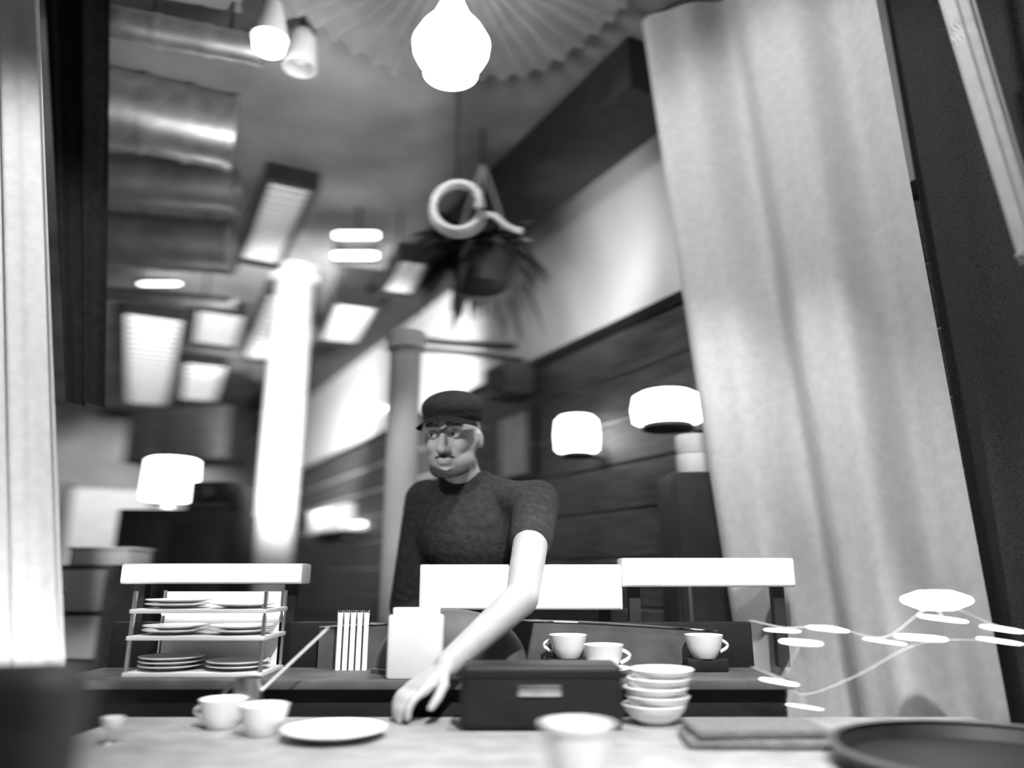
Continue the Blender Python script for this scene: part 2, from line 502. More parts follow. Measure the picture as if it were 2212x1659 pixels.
# ------------------------------------------------------------------ things on the right wall
def wall_cable(label, a, b, sag, r=.012):
    pa, pb = wall_hit(*a, .03), wall_hit(*b, .03)
    pts = [pa.lerp(pb, i/16)-Vector((0, 0, sag*math.sin(PI*i/16))) for i in range(17)]
    bm = B(); tube(bm, pts, r)
    tag(obj('wall_cable', bm, 'charcoal'), label, 'cable', 'cables on the pale wall')
wall_cable('upper dark cable running across the pale wall below the plant', (860, 728), (1110, 748), .02, .018)
wall_cable('lower dark cable on the pale wall, running just above the plank top', (830, 752), (1130, 778), -.01, .012)
c = wall_hit(1098, 826, .13)
t = Thing('wall_speaker', 'small dark speaker fixed to the wall above the man', 'speaker', c)
bm = B(); box(bm, c, (.26, .17, .17), ang, bev=.015); t.part('cabinet', bm, 'charcoal')
bm = B(); lathe(bm, [(0, .0), (.05, .004), (.06, .012), (.065, 0)], c+N*.086, 24, N); t.part('cone', bm, 'dark')
c = wall_hit(815, 888, .012)
bm = B(); box(bm, c, (.34, .02, .022), ang, bev=.004); t = Thing('slim_wall_light', 'very slim bright light strip on the pale wall left of the cap', 'lamp', c)
t.part('diffuser', bm, 'tube')
# wall lamps
def wall_lamp(label, px, py, wpx, hpx, off):
    c = wall_hit(px, py, off)
    wd = wpx/1654*c.y; h = hpx/1654*c.y
    t = Thing('wall_lamp', label, 'lamp', c, 'lit lamps on the plank wall')
    r = wd/2
    bm = B(); lathe(bm, [(0, -h/2), (r*.72, -h/2), (r*.95, -h*.38), (r, 0), (r*.92, h*.38), (r*.7, h/2), (0, h/2)], c, 32)
    t.part('shade', bm, 'bulbmid')
    for s in (-1, 1):
        bm = B(); lathe(bm, [(0, 0), (r*.74, 0), (r*.74, .012), (0, .012)], c+Vector((0, 0, s*h/2-(.0 if s > 0 else .012))), 32); t.part('ring', bm, 'dark')
    bm = B(); rod(bm, c+Vector((0, 0, -h/2-.006)), c-N*off+Vector((0, 0, -h/2-.006))+N*.02, .009); t.part('bracket', bm, 'dark')
    bm = B(); lathe(bm, [(0, 0), (.05, 0), (.045, .014), (0, .016)], c-N*(off-.02)+Vector((0, 0, -h/2-.006)), 24, N); t.part('wall_plate', bm, 'dark')
wall_lamp('squarish glowing wall lamp right of the man', 1246, 940, 98, 88, .16)
wall_lamp('wide glowing wall lamp at the left edge of the big white curtain', 1440, 884, 160, 78, .24)

# pale board standing in for the lit background behind the man's head
c = wall_hit(1112, 962, .045)
t = Thing('lit_patch_board', 'pale board standing in for a lit patch of the plank wall right behind the head', 'board', c)
bm = B(); box(bm, c, (.30, .02, .34), ang, bev=.004); t.part('board', bm, 'pale')
bm = B()
for s in (-1, 1):
    box(bm, c+Vector((0, 0, s*.175)), (.34, .03, .02), ang); box(bm, c+U*s*.16, (.02, .03, .34), ang)
t.part('frame', bm, 'charcoal', smooth=False)

# shelf with lit glasses on the wall
c = wall_hit(718, 1150, .12)
t = Thing('wall_shelf', 'narrow lit shelf on the plank wall carrying a row of glasses', 'shelf', c)
bm = B(); box(bm, c, (1.15, .2, .03), ang, bev=.004); t.part('board', bm, 'white')
bm = B(); box(bm, c-N*.075+Vector((0, 0, .032)), (1.1, .02, .07), ang); t.part('light_strip', bm, 'tube')
for s in (-.4, .4):
    bm = B(); box(bm, c+U*s-N*.04+Vector((0, 0, -.05)), (.03, .12, .07), ang); t.part('bracket', bm, 'dark')
g0 = None
words = ['first', 'second', 'third', 'fourth', 'fifth', 'sixth', 'seventh']
for k in range(7):
    p = c + U*(.46-.153*k) + N*.02 + Vector((0, 0, .0155))
    lab = '%s tumbler from the left on the lit wall shelf' % words[k]
    if g0 is None:
        g0 = Thing('tumbler', lab, 'glass', p, 'tumblers on the lit wall shelf')
        bm = B(); lathe(bm, [(0, 0), (.045, 0), (.055, .19), (.049, .19), (.041, .02), (0, .02)], p, 20); g0.part('wall', bm, 'white')
        bm = B(); lathe(bm, [(.0545, .186), (.057, .190), (.0545, .194), (.049, .191)], p, 20); g0.part('rim', bm, 'white')
    else: dup(g0.e, p, lab)

# ------------------------------------------------------------------ far left end of the room
# pale door in the end wall
def end_pt(px, Y): return P(px, 1249, Y)
ec = A1+N*1.72-U*.03
dr = obj('door_1', slab(ec-N*.42, ec+N*.42, 0.02, 2.15, .05, -U), 'pale', smooth=False); struct(dr)
bm = B(); ball(bm, ec-N*.34-U*.03+Vector((0, 0, 1.0)), .035); obj('door_handle', bm, 'steel', dr)
for s in (-1, 1):
    bm = B(); box(bm, ec+N*s*.47+Vector((0, 0, 1.1)), (.08, .08, 2.2), ang); struct(obj('trim_%d' % (4+s), bm, 'dark', smooth=False))
# dark wall cupboard above
ca = P(412, 945, 7.0)
t = Thing('wall_cupboard', 'long black cupboard hung high at the far left below the ceiling panels', 'cupboard', ca)
bm = B(); box(bm, ca, (1.08, .4, .52), R(-12), bev=.01); t.part('body', bm, 'black')
bm = B()
for k in (-1, 0, 1):
    q = Matrix.Rotation(R(-12), 4, 'Z') @ Vector((k*.355, -.212, 0))
    bm = B(); box(bm, ca+q, (.34, .02, .49), R(-12), bev=.004); d_ = t.part('door', bm, 'charcoal')
    q = Matrix.Rotation(R(-12), 4, 'Z') @ Vector((k*.355+.13, -.23, -.17))
    bm = B(); ball(bm, ca+q, .014); t.part('knob', bm, 'steel', parent=d_)
for k in (.36, .5):
    q = Matrix.Rotation(R(-12), 4, 'Z') @ Vector((k, 0, 0))
    bm = B(); rod(bm, ca+q+Vector((0, 0, .25)), (ca.x+q.x, ca.y+q.y, ZC), .012); t.part('hanger', bm, 'dark')
# black cabinet with a lamp and a machine
cy = 4.0
x0, x1 = PX(285, cy), PX(515, cy)
ct = P(300, 1108, cy).z
t = Thing('black_cabinet', 'tall black cabinet at the left carrying the glowing drum lamp', 'cabinet', ((x0+x1)/2, cy, 0))
bm = B(); box(bm, ((x0+x1)/2, cy, ct/2), (x1-x0, .45, ct), bev=.008); t.part('body', bm, 'black')
for k in (-1, 1):
    bm = B(); box(bm, ((x0+x1)/2+k*(x1-x0)/4, cy-.235, ct*.55), ((x1-x0)/2-.02, .02, ct*.82), bev=.004); d_ = t.part('door', bm, 'black')
    bm = B(); rod(bm, ((x0+x1)/2+k*.03, cy-.255, ct*.55), ((x0+x1)/2+k*.03, cy-.255, ct*.7), .008); t.part('handle', bm, 'dark', parent=d_)
lx = PX(345, cy-.05)
t = Thing('drum_lamp', 'glowing white drum lamp on the black cabinet at the left', 'lamp', (lx, cy-.05, ct))
hL = 92/1654*cy
bm = B(); lathe(bm, [(0, .06), (.125, .06), (.135, .075), (.128, .05+hL), (.11, .06+hL), (0, .06+hL)], (lx, cy-.05, ct), 36); t.part('shade', bm, 'bulbmid')
bm = B(); lathe(bm, [(0, 0), (.09, 0), (.09, .012), (.02, .02), (.016, .06), (0, .06)], (lx, cy-.05, ct), 28); t.part('base', bm, 'white')
mx_ = PX(462, cy)
t = Thing('coffee_machine', 'black boxy coffee machine beside the drum lamp', 'machine', (mx_, cy, ct))
bm = B(); box(bm, (mx_, cy, ct+.075), (.24, .3, .15), bev=.015); t.part('body', bm, 'black')
bm = B(); box(bm, (mx_, cy-.17, ct+.018), (.2, .08, .03), bev=.004); t.part('drip_tray', bm, 'dark')
bm = B(); rod(bm, (mx_, cy-.16, ct+.12), (mx_, cy-.16, ct+.07), .02); t.part('spout', bm, 'dark')
# pale sideboard with a white box
sy = 3.3
x0, x1 = PX(120, sy), PX(290, sy)
sz = P(200, 1222, sy).z
t = Thing('sideboard', 'grey sideboard at the left edge beyond the black steel column', 'sideboard', ((x0+x1)/2, sy, 0))
bm = B(); box(bm, ((x0+x1)/2, sy, sz/2), (x1-x0, .4, sz), bev=.01); t.part('body', bm, 'charcoal')
for k in range(4):
    bm = B(); box(bm, ((x0+x1)/2, sy-.205, sz-.1-k*.18), (x1-x0-.04, .02, .16), bev=.004); d_ = t.part('drawer', bm, 'pale' if k < 2 else 'charcoal')
    bm = B(); ball(bm, ((x0+x1)/2, sy-.222, sz-.1-k*.18), .012); t.part('knob', bm, 'steel', parent=d_)
wx = PX(248, sy)
t = Thing('white_box', 'low white box on the grey sideboard', 'box', (wx, sy-.05, sz))
bm = B(); box(bm, (wx, sy-.05, sz+.03), (.25, .2, .06), bev=.006); t.part('body', bm, 'white')
bm = B(); box(bm, (wx, sy-.05, sz+.066), (.26, .21, .014), bev=.004); t.part('lid', bm, 'white')

# tall black fridge-like cabinet right of the wall lamps
by = 2.52
x0, x1 = PX(1445, by), PX(1575, by)
z1 = P(1500, 1030, by).z
t = Thing('dark_cabinet', 'tall narrow black cabinet between the plank wall and the white curtain', 'cabinet', ((x0+x1)/2, by, 0))
bm = B(); box(bm, ((x0+x1)/2, by, z1/2), (x1-x0, .25, z1), bev=.008); t.part('body', bm, 'black')
bm = B(); box(bm, ((x0+x1)/2, by-.135, z1*.55), (x1-x0-.02, .02, z1*.85), bev=.004); d_ = t.part('door', bm, 'black')
bm = B(); rod(bm, (x0+.03, by-.155, z1*.6), (x0+.03, by-.155, z1*.8), .006); t.part('handle', bm, 'steel', parent=d_)
cz = (x0+x1)/2
t = Thing('paper_roll_holder', 'pale paper rolls stacked on top of the narrow black cabinet', 'paper roll', (cz+.01, by, z1))
for k in range(2):
    bm = B(); lathe(bm, [(.018, 0), (.058, 0), (.06, .005), (.06, .06), (.058, .066), (.018, .066)], (cz+.01, by, z1+.008+k*.067), 28); t.part('roll', bm, 'pale')
bm = B(); lathe(bm, [(0, 0), (.07, 0), (.07, .008), (.008, .009), (.008, .16), (0, .16)], (cz+.01, by, z1), 28); t.part('stand', bm, 'dark')

# ================================================================== counter with backlit front
ly, ld = 2.0, .10          # raised ledge
zt = EYE+30/1654*ly
X0, X1 = PX(250, ly), PX(1722, ly-.02)
t = Thing('service_counter', 'dark service counter with a raised backlit white ledge in front of the man', 'counter', (0, ly, 0))
bm = B(); box(bm, ((X0+.62)/2, 1.90, .44), (.62-X0, .21, .88), bev=.006); t.part('body', bm, 'black')
bm = B(); box(bm, ((X0+.62)/2, 1.89, .89), (.62-X0+.02, .25, .02), bev=.004); t.part('worktop', bm, 'charcoal')
bm = B(); box(bm, ((X0+.62)/2, 2.03, .95), (.62-X0, .035, .12), bev=.004); t.part('upstand', bm, 'black')
# edge trim: a thin bowed chrome rail
pts = [P(690+860*i/24, 1354-16*math.sin(PI*i/24)+8*(i/24)**2, 1.985) for i in range(25)]
bm = B(); tube(bm, pts, .0028, 6); t.part('edge_rail', bm, 'chrome')
bm = B()
n = 24
dk = []
for i in range(n+1):
    p = pts[i]; dk.append((p.x, p.z))
tb = bmesh.new(); vs = []
for x, z in dk: vs.append((tb.verts.new((x, 1.988, z)), tb.verts.new((x, 1.988, .9)), tb.verts.new((x, 2.012, z)), tb.verts.new((x, 2.012, .9))))
for a, b in zip(vs, vs[1:]):
    tb.faces.new((a[0], a[1], b[1], b[0])); tb.faces.new((a[2], b[2], b[3], a[3])); tb.faces.new((a[0], b[0], b[2], a[2]))
bmesh.ops.recalc_face_normals(tb, faces=tb.faces)
t.part('splash_panel', tb, 'charcoal', smooth=False)
def ledge(pxa, pxb, ytop, ybot, Y, label, bright='emissive'):
    a, b = PX(pxa, Y), PX(pxb, Y)
    z1, z0 = P(1106, ytop, Y).z, P(1106, ybot, Y).z
    c = ((a+b)/2, Y+.055, (z0+z1)/2)
    bm = B(); box(bm, c, (b-a, .09, z1-z0), bev=.006); o = t.part('ledge_box', bm, 'pale')
    bm = B(); box(bm, (c[0], Y+.006, c[2]), (b-a-.012, .01, z1-z0-.012), bev=.003); o2 = t.part('emissive_panel', bm, bright, parent=o)  # glows in place of light falling on the ledge front
    for f in (.08, .92):
        bm = B(); box(bm, (a+(b-a)*f, Y+.06, (z0+.9)/2), (.03, .03, z0-.9+.01)); t.part('ledge_leg', bm, 'dark', parent=o)
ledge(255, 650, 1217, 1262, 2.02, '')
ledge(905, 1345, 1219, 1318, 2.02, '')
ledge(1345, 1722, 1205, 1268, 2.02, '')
# dark lid with a knob in front of the backlit ledge
dx, dz = PX(980, 1.94), .90
t = Thing('domed_lid', 'big dark domed lid with a small knob in front of the middle backlit ledge', 'lid', (dx, 1.90, dz))
zt_ = P(960, 1316, 1.90).z - dz
bm = B(); lathe(bm, [(.185*math.sin(PI/2*i/14), zt_*math.cos(PI/2*i/14)**.8) for i in range(14)]+[(.185, .012), (.192, .010), (.192, 0), (0, 0)], (0, 0, 0), 56)
bmesh.ops.scale(bm, vec=(1, .36, 1), verts=bm.verts); bmesh.ops.translate(bm, vec=(dx, 1.905, dz), verts=bm.verts)
t.part('dome', bm, 'charcoal')
kx = PX(1062, 1.9)
bm = B(); lathe(bm, [(0, .024), (.010, .022), (.013, .012), (.008, .0), (0, 0)], (kx, 1.905, dz+zt_*(1-((kx-dx)/.185)**2)**.4-.004), 16); t.part('knob', bm, 'charcoal')

# ------------------------------------------------------------------ bar top in the foreground
ZB_ = .83
t = Thing('bar_top', 'long light grey bar across the foreground carrying cups and plates', 'bar', (0.1, 1.4, 0))
bm = B(); box(bm, (0.08, 1.365, ZB_-.02), (1.84, .75, .04), bev=.010); t.part('top', bm, 'bar')
bm = B(); box(bm, (0.16, 1.42, .395), (1.5, .5, .79), bev=.01); t.part('base', bm, 'charcoal')
bm = B(); rod(bm, (-.82, 1.15, .2), (.95, 1.15, .2), .02); t.part('foot_rail', bm, 'steel')
def on_bar(px, py): return PZ(px, py, ZB_)

# white cup in the foreground
c = PZ(1250, 1712, ZB_)
cw = 74/1654*c.y
t = Thing('white_cup', 'tall white cup with a rounded rim, nearest at the bottom centre', 'cup', c)
H = .092
bm = B(); lathe(bm, [(0, 0), (cw*.70, 0), (cw*.74, .004), (cw*.92, H-.016), (cw*.93, H-.01), (cw*.87, H-.01), (cw*.68, .01), (0, .01)], c, 48); t.part('body', bm, 'white')
bm = B(); lathe(bm, [(cw*.86, H-.012), (cw*.94, H-.014), (cw, H-.006), (cw*.99, H), (cw*.9, H+.001), (cw*.86, H-.006)], c, 48); t.part('rim', bm, 'white')
bm = B(); lathe(bm, [(cw*.86, H-.022), (0, H-.022)], c, 40); t.part('drink', bm, 'pale')

# stack of bowls
c = on_bar(1415, 1563)
g0 = None
rw = 66/1654*c.y
pos = ['lowest', 'second from the bottom', 'middle', 'second from the top', 'topmost']
for k in range(5):
    p = c+Vector((.004*math.sin(k*2.1)+.004*k, .003*math.cos(k*1.7), k*.0172))
    lab = 'white bowl on the bar, %s of the stack of five' % pos[k]
    if g0 is None:
        g0 = Thing('stacked_bowl', lab, 'bowl', p, 'stack of white bowls')
        bm = B(); lathe(bm, [(0, .003), (rw*.5, .003), (rw*.74, .012), (rw*.92, .027), (rw, .037), (rw*.975, .039), (rw*.88, .029), (rw*.7, .016), (rw*.46, .008), (0, .008)], p, 40); g0.part('bowl', bm, 'white')
        bm = B(); lathe(bm, [(rw*.42, 0), (rw*.5, 0), (rw*.52, .004), (rw*.42, .004)], p, 40); g0.part('foot', bm, 'white')
    else: dup(g0.e, p, lab)

# cups: built once, copied
def make_cup(p, label, group, r=.047, h=.055):
    t = Thing('coffee_cup', label, 'cup', p, group)
    bm = B(); lathe(bm, [(0, .002), (r*.55, 0), (r*.62, .003), (r*.85, h*.45), (r, h), (r*.95, h+.001), (r*.8, h*.5), (r*.55, .008), (0, .008)], p, 32); t.part('bowl', bm, 'white')
    pts = [Vector(p)+Vector((r*.86+.022*math.sin(PI*i/10), 0, h*.25+h*.55*i/10)) for i in range(11)]
    bm = B(); tube(bm, pts, .004); t.part('handle', bm, 'white')
    return t
cup = make_cup(on_bar(566, 1588), 'white coffee cup on the bar left of the large plate', 'white coffee cups')
cup.e.rotation_euler = (0, 0, 2.5)
dup(cup.e, on_bar(478, 1572), 'white coffee cup just behind the one left of the large plate', 2.9)
wt = .90
def on_work(px, Y, h=0): return Vector((P(px, 1440, Y).x, Y, wt+h))
dup(cup.e, on_work(1305, 1.85, .014), 'white coffee cup on a saucer on the dark worktop', 0.1)
dup(cup.e, on_work(1228, 1.934, .03), 'white coffee cup on a low black block, left of the cup on a saucer', 2.8)
dup(cup.e, on_work(1524, 1.934, .03), 'white coffee cup on a low black block at the right end of the worktop', .2)
for px, lab in ((1228, 'low black block under the cup left of the cup on a saucer'), (1524, 'low black block under the cup at the right end of the worktop')):
    p = on_work(px, 1.944)
    t = Thing('black_block', lab, 'block', p, 'black blocks on the worktop')
    bm = B(); box(bm, p+Vector((0, 0, .016)), (.10, .064, .028), bev=.004); t.part('block', bm, 'black')
    bm = B(); box(bm, p+Vector((0, 0, .0015)), (.088, .054, .003)); t.part('felt_base', bm, 'charcoal')
def saucer(p, label, r, group, name='saucer', cat='saucer'):
    t = Thing(name, label, cat, p, group)
    bm = B(); lathe(bm, [(0, .004), (r*.5, .004), (r*.8, .010), (r, .0165), (r*1.0, .019), (r*.8, .0135), (r*.52, .008), (0, .008)], p, 44); t.part('plate', bm, 'white')
    bm = B(); lathe(bm, [(r*.45, 0), (r*.5, 0), (r*.52, .005), (r*.45, .005)], p, 40); t.part('foot', bm, 'white')
    return t
saucer(on_work(1305, 1.85), 'white saucer under the cup on the dark worktop', .062, None)
saucer(on_bar(722, 1594), 'large white plate on the bar in front of the reaching hand', .098, None, 'dinner_plate', 'plate')

# row of small glasses below the slim column
g0 = None
for k in range(5):
    p = Vector((PX(740+14*k, 1.955), 1.955, .90))
    lab = '%s small white shot glass from the left, on the worktop near the slim column' % words[k]
    if g0 is None:
        hh = P(770, 1322, 1.93).z-.90
        g0 = Thing('shot_glass', lab, 'glass', p, 'row of shot glasses')
        bm = B(); lathe(bm, [(0, 0), (.0065, 0), (.0065, hh*.8), (.0078, hh), (.0065, hh), (.005, hh*.8), (0, hh*.78)], p, 16); g0.part('body', bm, 'white')
        bm = B(); lathe(bm, [(.0077, hh*.98), (.0084, hh), (.0077, hh*1.02), (.0068, hh)], p, 16); g0.part('rim', bm, 'chrome')
    else: dup(g0.e, p, lab)

c = Vector((PX(903, 1.80), 1.80, .90))
t = Thing('napkin_holder', 'upright pale box of napkins on the worktop below the slim white post', 'holder', c)
hh = P(903, 1312, 1.80).z-.90
bm = B(); box(bm, c+Vector((0, 0, hh*.45)), (.125, .05, hh*.9), bev=.008); t.part('body', bm, 'pale')
for k in (-1, 0, 1):
    bm = B(); box(bm, c+Vector((0, k*.014, hh*.93)), (.105, .006, hh*.14), bev=.002); t.part('napkin', bm, 'white')

# black bag on the bar
c = on_bar(1160, 1582)
t = Thing('black_bag', 'black box-shaped bag with a small metal plate standing on the bar', 'bag', c)
bm = B(); box(bm, c+Vector((.01, .06, .058)), (.325, .11, .116), bev=.02, seg=3); t.part('body', bm, 'black')
bm = B(); box(bm, c+Vector((.01, .06, .108)), (.32, .118, .028), bev=.012, seg=3); t.part('flap', bm, 'black')
bm = B(); box(bm, c+Vector((.006, .0035, .075)), (.085, .006, .022), bev=.002); t.part('metal_plate', bm, 'steel')

# folded grey cloth and round tray at the right
c = on_bar(1625, 1606)
t = Thing('folded_cloth', 'folded dark grey cloth on the bar right of the bowls', 'cloth', c)
for k in range(2):
    bm = B(); box(bm, c+Vector((.004*k, .0, .009+.0175*k)), (.25-.012*k, .12-.006*k, .017), R(4*k-3), bev=.007, seg=3); t.part('layer', bm, 'greycloth')
c = PZ(2170, 1672, ZB_)
t = Thing('round_tray', 'black round serving tray lying at the right end of the bar', 'tray', c)
bm = B(); lathe(bm, [(0, 0), (.23, 0), (.245, .03), (.238, .03), (.224, .008), (0, .008)], c, 56); t.part('dish', bm, 'black')
bm = B(); lathe(bm, [(.236, .03), (.245, .028), (.250, .033), (.242, .037), (.236, .034)], c, 56); t.part('rim', bm, 'charcoal')

# small stemmed glass at the lower left
c = on_bar(238, 1608)
t = Thing('stemmed_glass', 'small sparkling stemmed glass at the lower left corner of the bar', 'glass', c)
bm = B(); lathe(bm, [(0, 0), (.020, 0), (.020, .003), (.004, .005), (.003, .02), (0, .02)], c, 24); t.part('foot', bm, 'chrome')
bm = B(); lathe(bm, [(.003, .019), (.012, .026), (.018, .036), (.019, .046), (.0175, .046), (.016, .036), (.0, .022)], c, 24); t.part('bowl', bm, 'white')

# ------------------------------------------------------------------ display rack with plates at the left
ry = 1.90
rx0, rx1 = PX(325, ry), PX(605, ry)
t = Thing('display_rack', 'open steel rack with white shelves under the left backlit ledge', 'rack', ((rx0+rx1)/2, ry, .90))
shz = [.905, .985, 1.045]
for z in shz:
    bm = B(); box(bm, ((rx0+rx1)/2, ry, z), (rx1-rx0, .17, .010), bev=.002); t.part('shelf', bm, 'pale')
for sx in (rx0+.006, rx1-.006):
    for yy in (ry-.078, ry+.078):
        bm = B(); rod(bm, (sx, yy, .90), (sx, yy, 1.09), .005); t.part('upright', bm, 'steel')
bm = B(); rod(bm, (rx0+.012, ry+.06, 1.034), (rx1-.012, ry+.06, 1.034), .0045); t.part('light_strip', bm, 'tube')
bm = B(); box(bm, ((rx0+rx1)/2, ry+.071, .995), (rx1-rx0-.03, .004, .185)); t.part('back_panel', bm, 'white')
g0 = None
wr_ = ['bottom', 'middle', 'top']
cnt = 0
for si, z in enumerate(shz):
    for j, fx in enumerate((.25, .75)):
        for k in range((3, 2, 2)[si] if j == 0 else (2, 2, 1)[si]):
            p = Vector((rx0+(rx1-rx0)*fx, ry-.012, z+.005+k*.0095))
            lab = 'white plate on the %s shelf of the rack, %s stack, %s' % (wr_[si], ('left', 'right')[j], ('lowest', 'second', 'third')[k])
            if g0 is None:
                g0 = Thing('rack_plate', lab, 'plate', p, 'plates in the display rack')
                r = .074
                bm = B(); lathe(bm, [(0, .002), (r*.55, .002), (r, .010), (r, .012), (r*.6, .0055), (0, .005)], p, 32); g0.part('plate', bm, 'white')
                bm = B(); lathe(bm, [(r*.45, 0), (r*.5, 0), (r*.5, .003), (r*.45, .003)], p, 32); g0.part('foot', bm, 'white')
            else: dup(g0.e, p, lab)
# jug on the bar holding a thin rod
c = on_bar(535, 1562)+Vector((0, .0, 0))
c = Vector((PX(556, 1.69), 1.69, ZB_))
t = Thing('steel_jug', 'small steel jug on the bar below the display rack', 'jug', c)
bm = B(); lathe(bm, [(0, 0), (.032, 0), (.036, .02), (.030, .06), (.028, .085), (.026, .085), (.028, .06), (.033, .02), (0, .006)], c, 32); t.part('body', bm, 'steel')
pts = [c+Vector((-.028-.024*math.sin(PI*i/10), 0, .02+.055*i/10)) for i in range(11)]
bm = B(); tube(bm, pts, .004); t.part('handle', bm, 'steel')
bm = B(); a_ = c+Vector((-.012, 0, .02)); b_ = P(707, 1358, 1.69)
rod(bm, a_, b_, .0030, .0022)
t = Thing('stirring_rod', 'thin bright metal rod leaning out of the steel jug', 'rod', a_)
t.part('shaft', bm, 'white')
bm = B(); ball(bm, b_, .004); t.part('tip', bm, 'chrome')
# white pitcher on the upper shelf
c = Vector((PX(555, ry-.01), ry-.03, 1.05))

# ------------------------------------------------------------------ dark chair back at the lower left
cx, cyy = -.635, .86
t = Thing('dark_armchair', 'dark leatherette chair back at the lower left corner in the foreground', 'chair', (cx, cyy, 0))
def chair_fn(u_, v_):
    return Vector((0, 0, 0))
bm = B(); box(bm, (cx-.03, cyy, .76), (.42, .075, .54), R(-6), bev=.035, seg=4)
for v in bm.verts:
    if v.co.z > .8: v.co.z += .05*(v.co.x-cx)*.9 - .10*max(0, (v.co.x-cx)-.12)
bm.normal_update()
t.part('backrest', bm, 'leather')
bm = B(); box(bm, (cx, cyy-.27, .45), (.46, .48, .10), R(-6), bev=.035, seg=3); t.part('seat', bm, 'leather')
pts = [Vector((cx-.19+.38*i/12, cyy-.04, .975+.02*math.sin(PI*i/12))) for i in range(13)]
for sx in (-.19, .19):
    for yy in (-.46, -.03):
        bm = B(); rod(bm, (cx+sx, cyy+yy, 0), (cx+sx, cyy+yy, .46), .014, .02); t.part('leg', bm, 'dark')

# ================================================================== curtains
def curtain(label, pts_top, pts_bot, ztop, zbot, folds, amp, m, name='curtain', seed=1, rail=True, thick=.004, taper=0):
    rnd = random.Random(seed)
    ph = [rnd.uniform(0, 6.28) for _ in range(6)]
    T0_, T1_ = Vector(pts_top[0]), Vector(pts_top[1])
    B0_, B1_ = Vector(pts_bot[0]), Vector(pts_bot[1])
    nrm = Vector(((T1_-T0_).y, -(T1_-T0_).x, 0)).normalized()
    def fn(u_, v_):
        a = T0_.lerp(T1_, u_); b = B0_.lerp(B1_, u_)
        p = a.lerp(b, v_)
        w_ = 2*PI*folds*(u_+.02*math.sin(3*v_+ph[0]))
        f = math.sin(w_)+.35*math.sin(2.1*w_+ph[1]+1.2*v_)+.25*math.sin(.5*w_+ph[2])
        q = p+nrm*amp*f*(.55+.45*v_)*(1-taper*u_**5)
        return Vector((q.x, q.y, ztop+(zbot-ztop)*v_))
    base = (B0_+B1_)/2
    t = Thing(name, label, 'curtain', (base.x, base.y, zbot), None)
    t.part('cloth', sheet(fn, 150, 30, thick), m)
    if rail:
        bm = B(); rod(bm, (T0_.x, T0_.y, ztop+.02), (T1_.x, T1_.y, ztop+.02), .012); t.part('rail', bm, 'dark')
    return t
def edge(a, b, Y, zt, zb):          # the plan points, at heights zt and zb, of an edge seen through two pixels
    p, q = P(*a, Y), P(*b, Y)
    f = lambda z: p.lerp(q, (z-p.z)/(q.z-p.z))
    u_, v_ = f(zt), f(zb)
    return (u_.x, u_.y, 0), (v_.x, v_.y, 0)
def curtain2(label, left, YL, right, YR, zt, zb, *a, **k):
    lt, lb = edge(*left, YL, zt, zb); rt, rb = edge(*right, YR, zt, zb)
    return curtain(label, (lt, rt), (lb, rb), zt, zb, *a, **k)
curtain2('big white curtain hanging in soft folds at the right of the bar', ((1390, 10), (1622, 1540)), 2.30, ((1895, 10), (2135, 1300)), 1.80, 3.08, .02, 2.0, .078, 'cloth', seed=4, taper=.8)
curtain2('white drape at the left edge of the photo', ((-190, 100), (-190, 1300)), 1.66, ((100, 100), (150, 1300)), 1.66, 3.08, .02, 3.2, .03, 'cloth', seed=5)
curtain2('dark heavy curtain at the right edge behind the narrow white drape', ((1914, 10), (2134, 1300)), 1.935, ((2800, 10), (2860, 1300)), 1.15, 3.08, .02, 3.0, .02, 'darkcloth', seed=9)
curtain2('short black hanging cloth between the left white drape and the steel ducts', ((95, 10), (140, 860)), 2.0, ((236, 10), (225, 860)), 2.03, 3.08, 1.59, 2.0, .02, 'blackcloth', seed=12)
# narrow white drape pulled diagonally
a, b = P(2050, -60, 1.42), P(2235, 560, 1.42)
def strip(u_, v_):
    p = a.lerp(b, v_)+Vector((.0, 0, -.01*math.sin(PI*v_)))
    return p+Vector((.085*(u_-.5)*(1-.25*v_), -.022*math.cos(PI*(u_-.5))+.004*math.sin(u_*20), .03*(u_-.5)))
t = Thing('narrow_drape', 'narrow white drape pulled diagonally across the upper right corner', 'curtain', b)
t.part('cloth', sheet(strip, 16, 24, .004), 'cloth')
tb = B(); tube(tb, [b+Vector((.05*math.cos(x), -.03+.03*math.sin(x), 0)) for x in [2*PI*i/16 for i in range(16)]], .006, closed=True); t.part('tie_back', tb, 'rope')
tb = B(); rod(tb, a+Vector((0, 0, -.01)), (a.x, a.y, ZC), .012); t.part('hook', tb, 'dark')

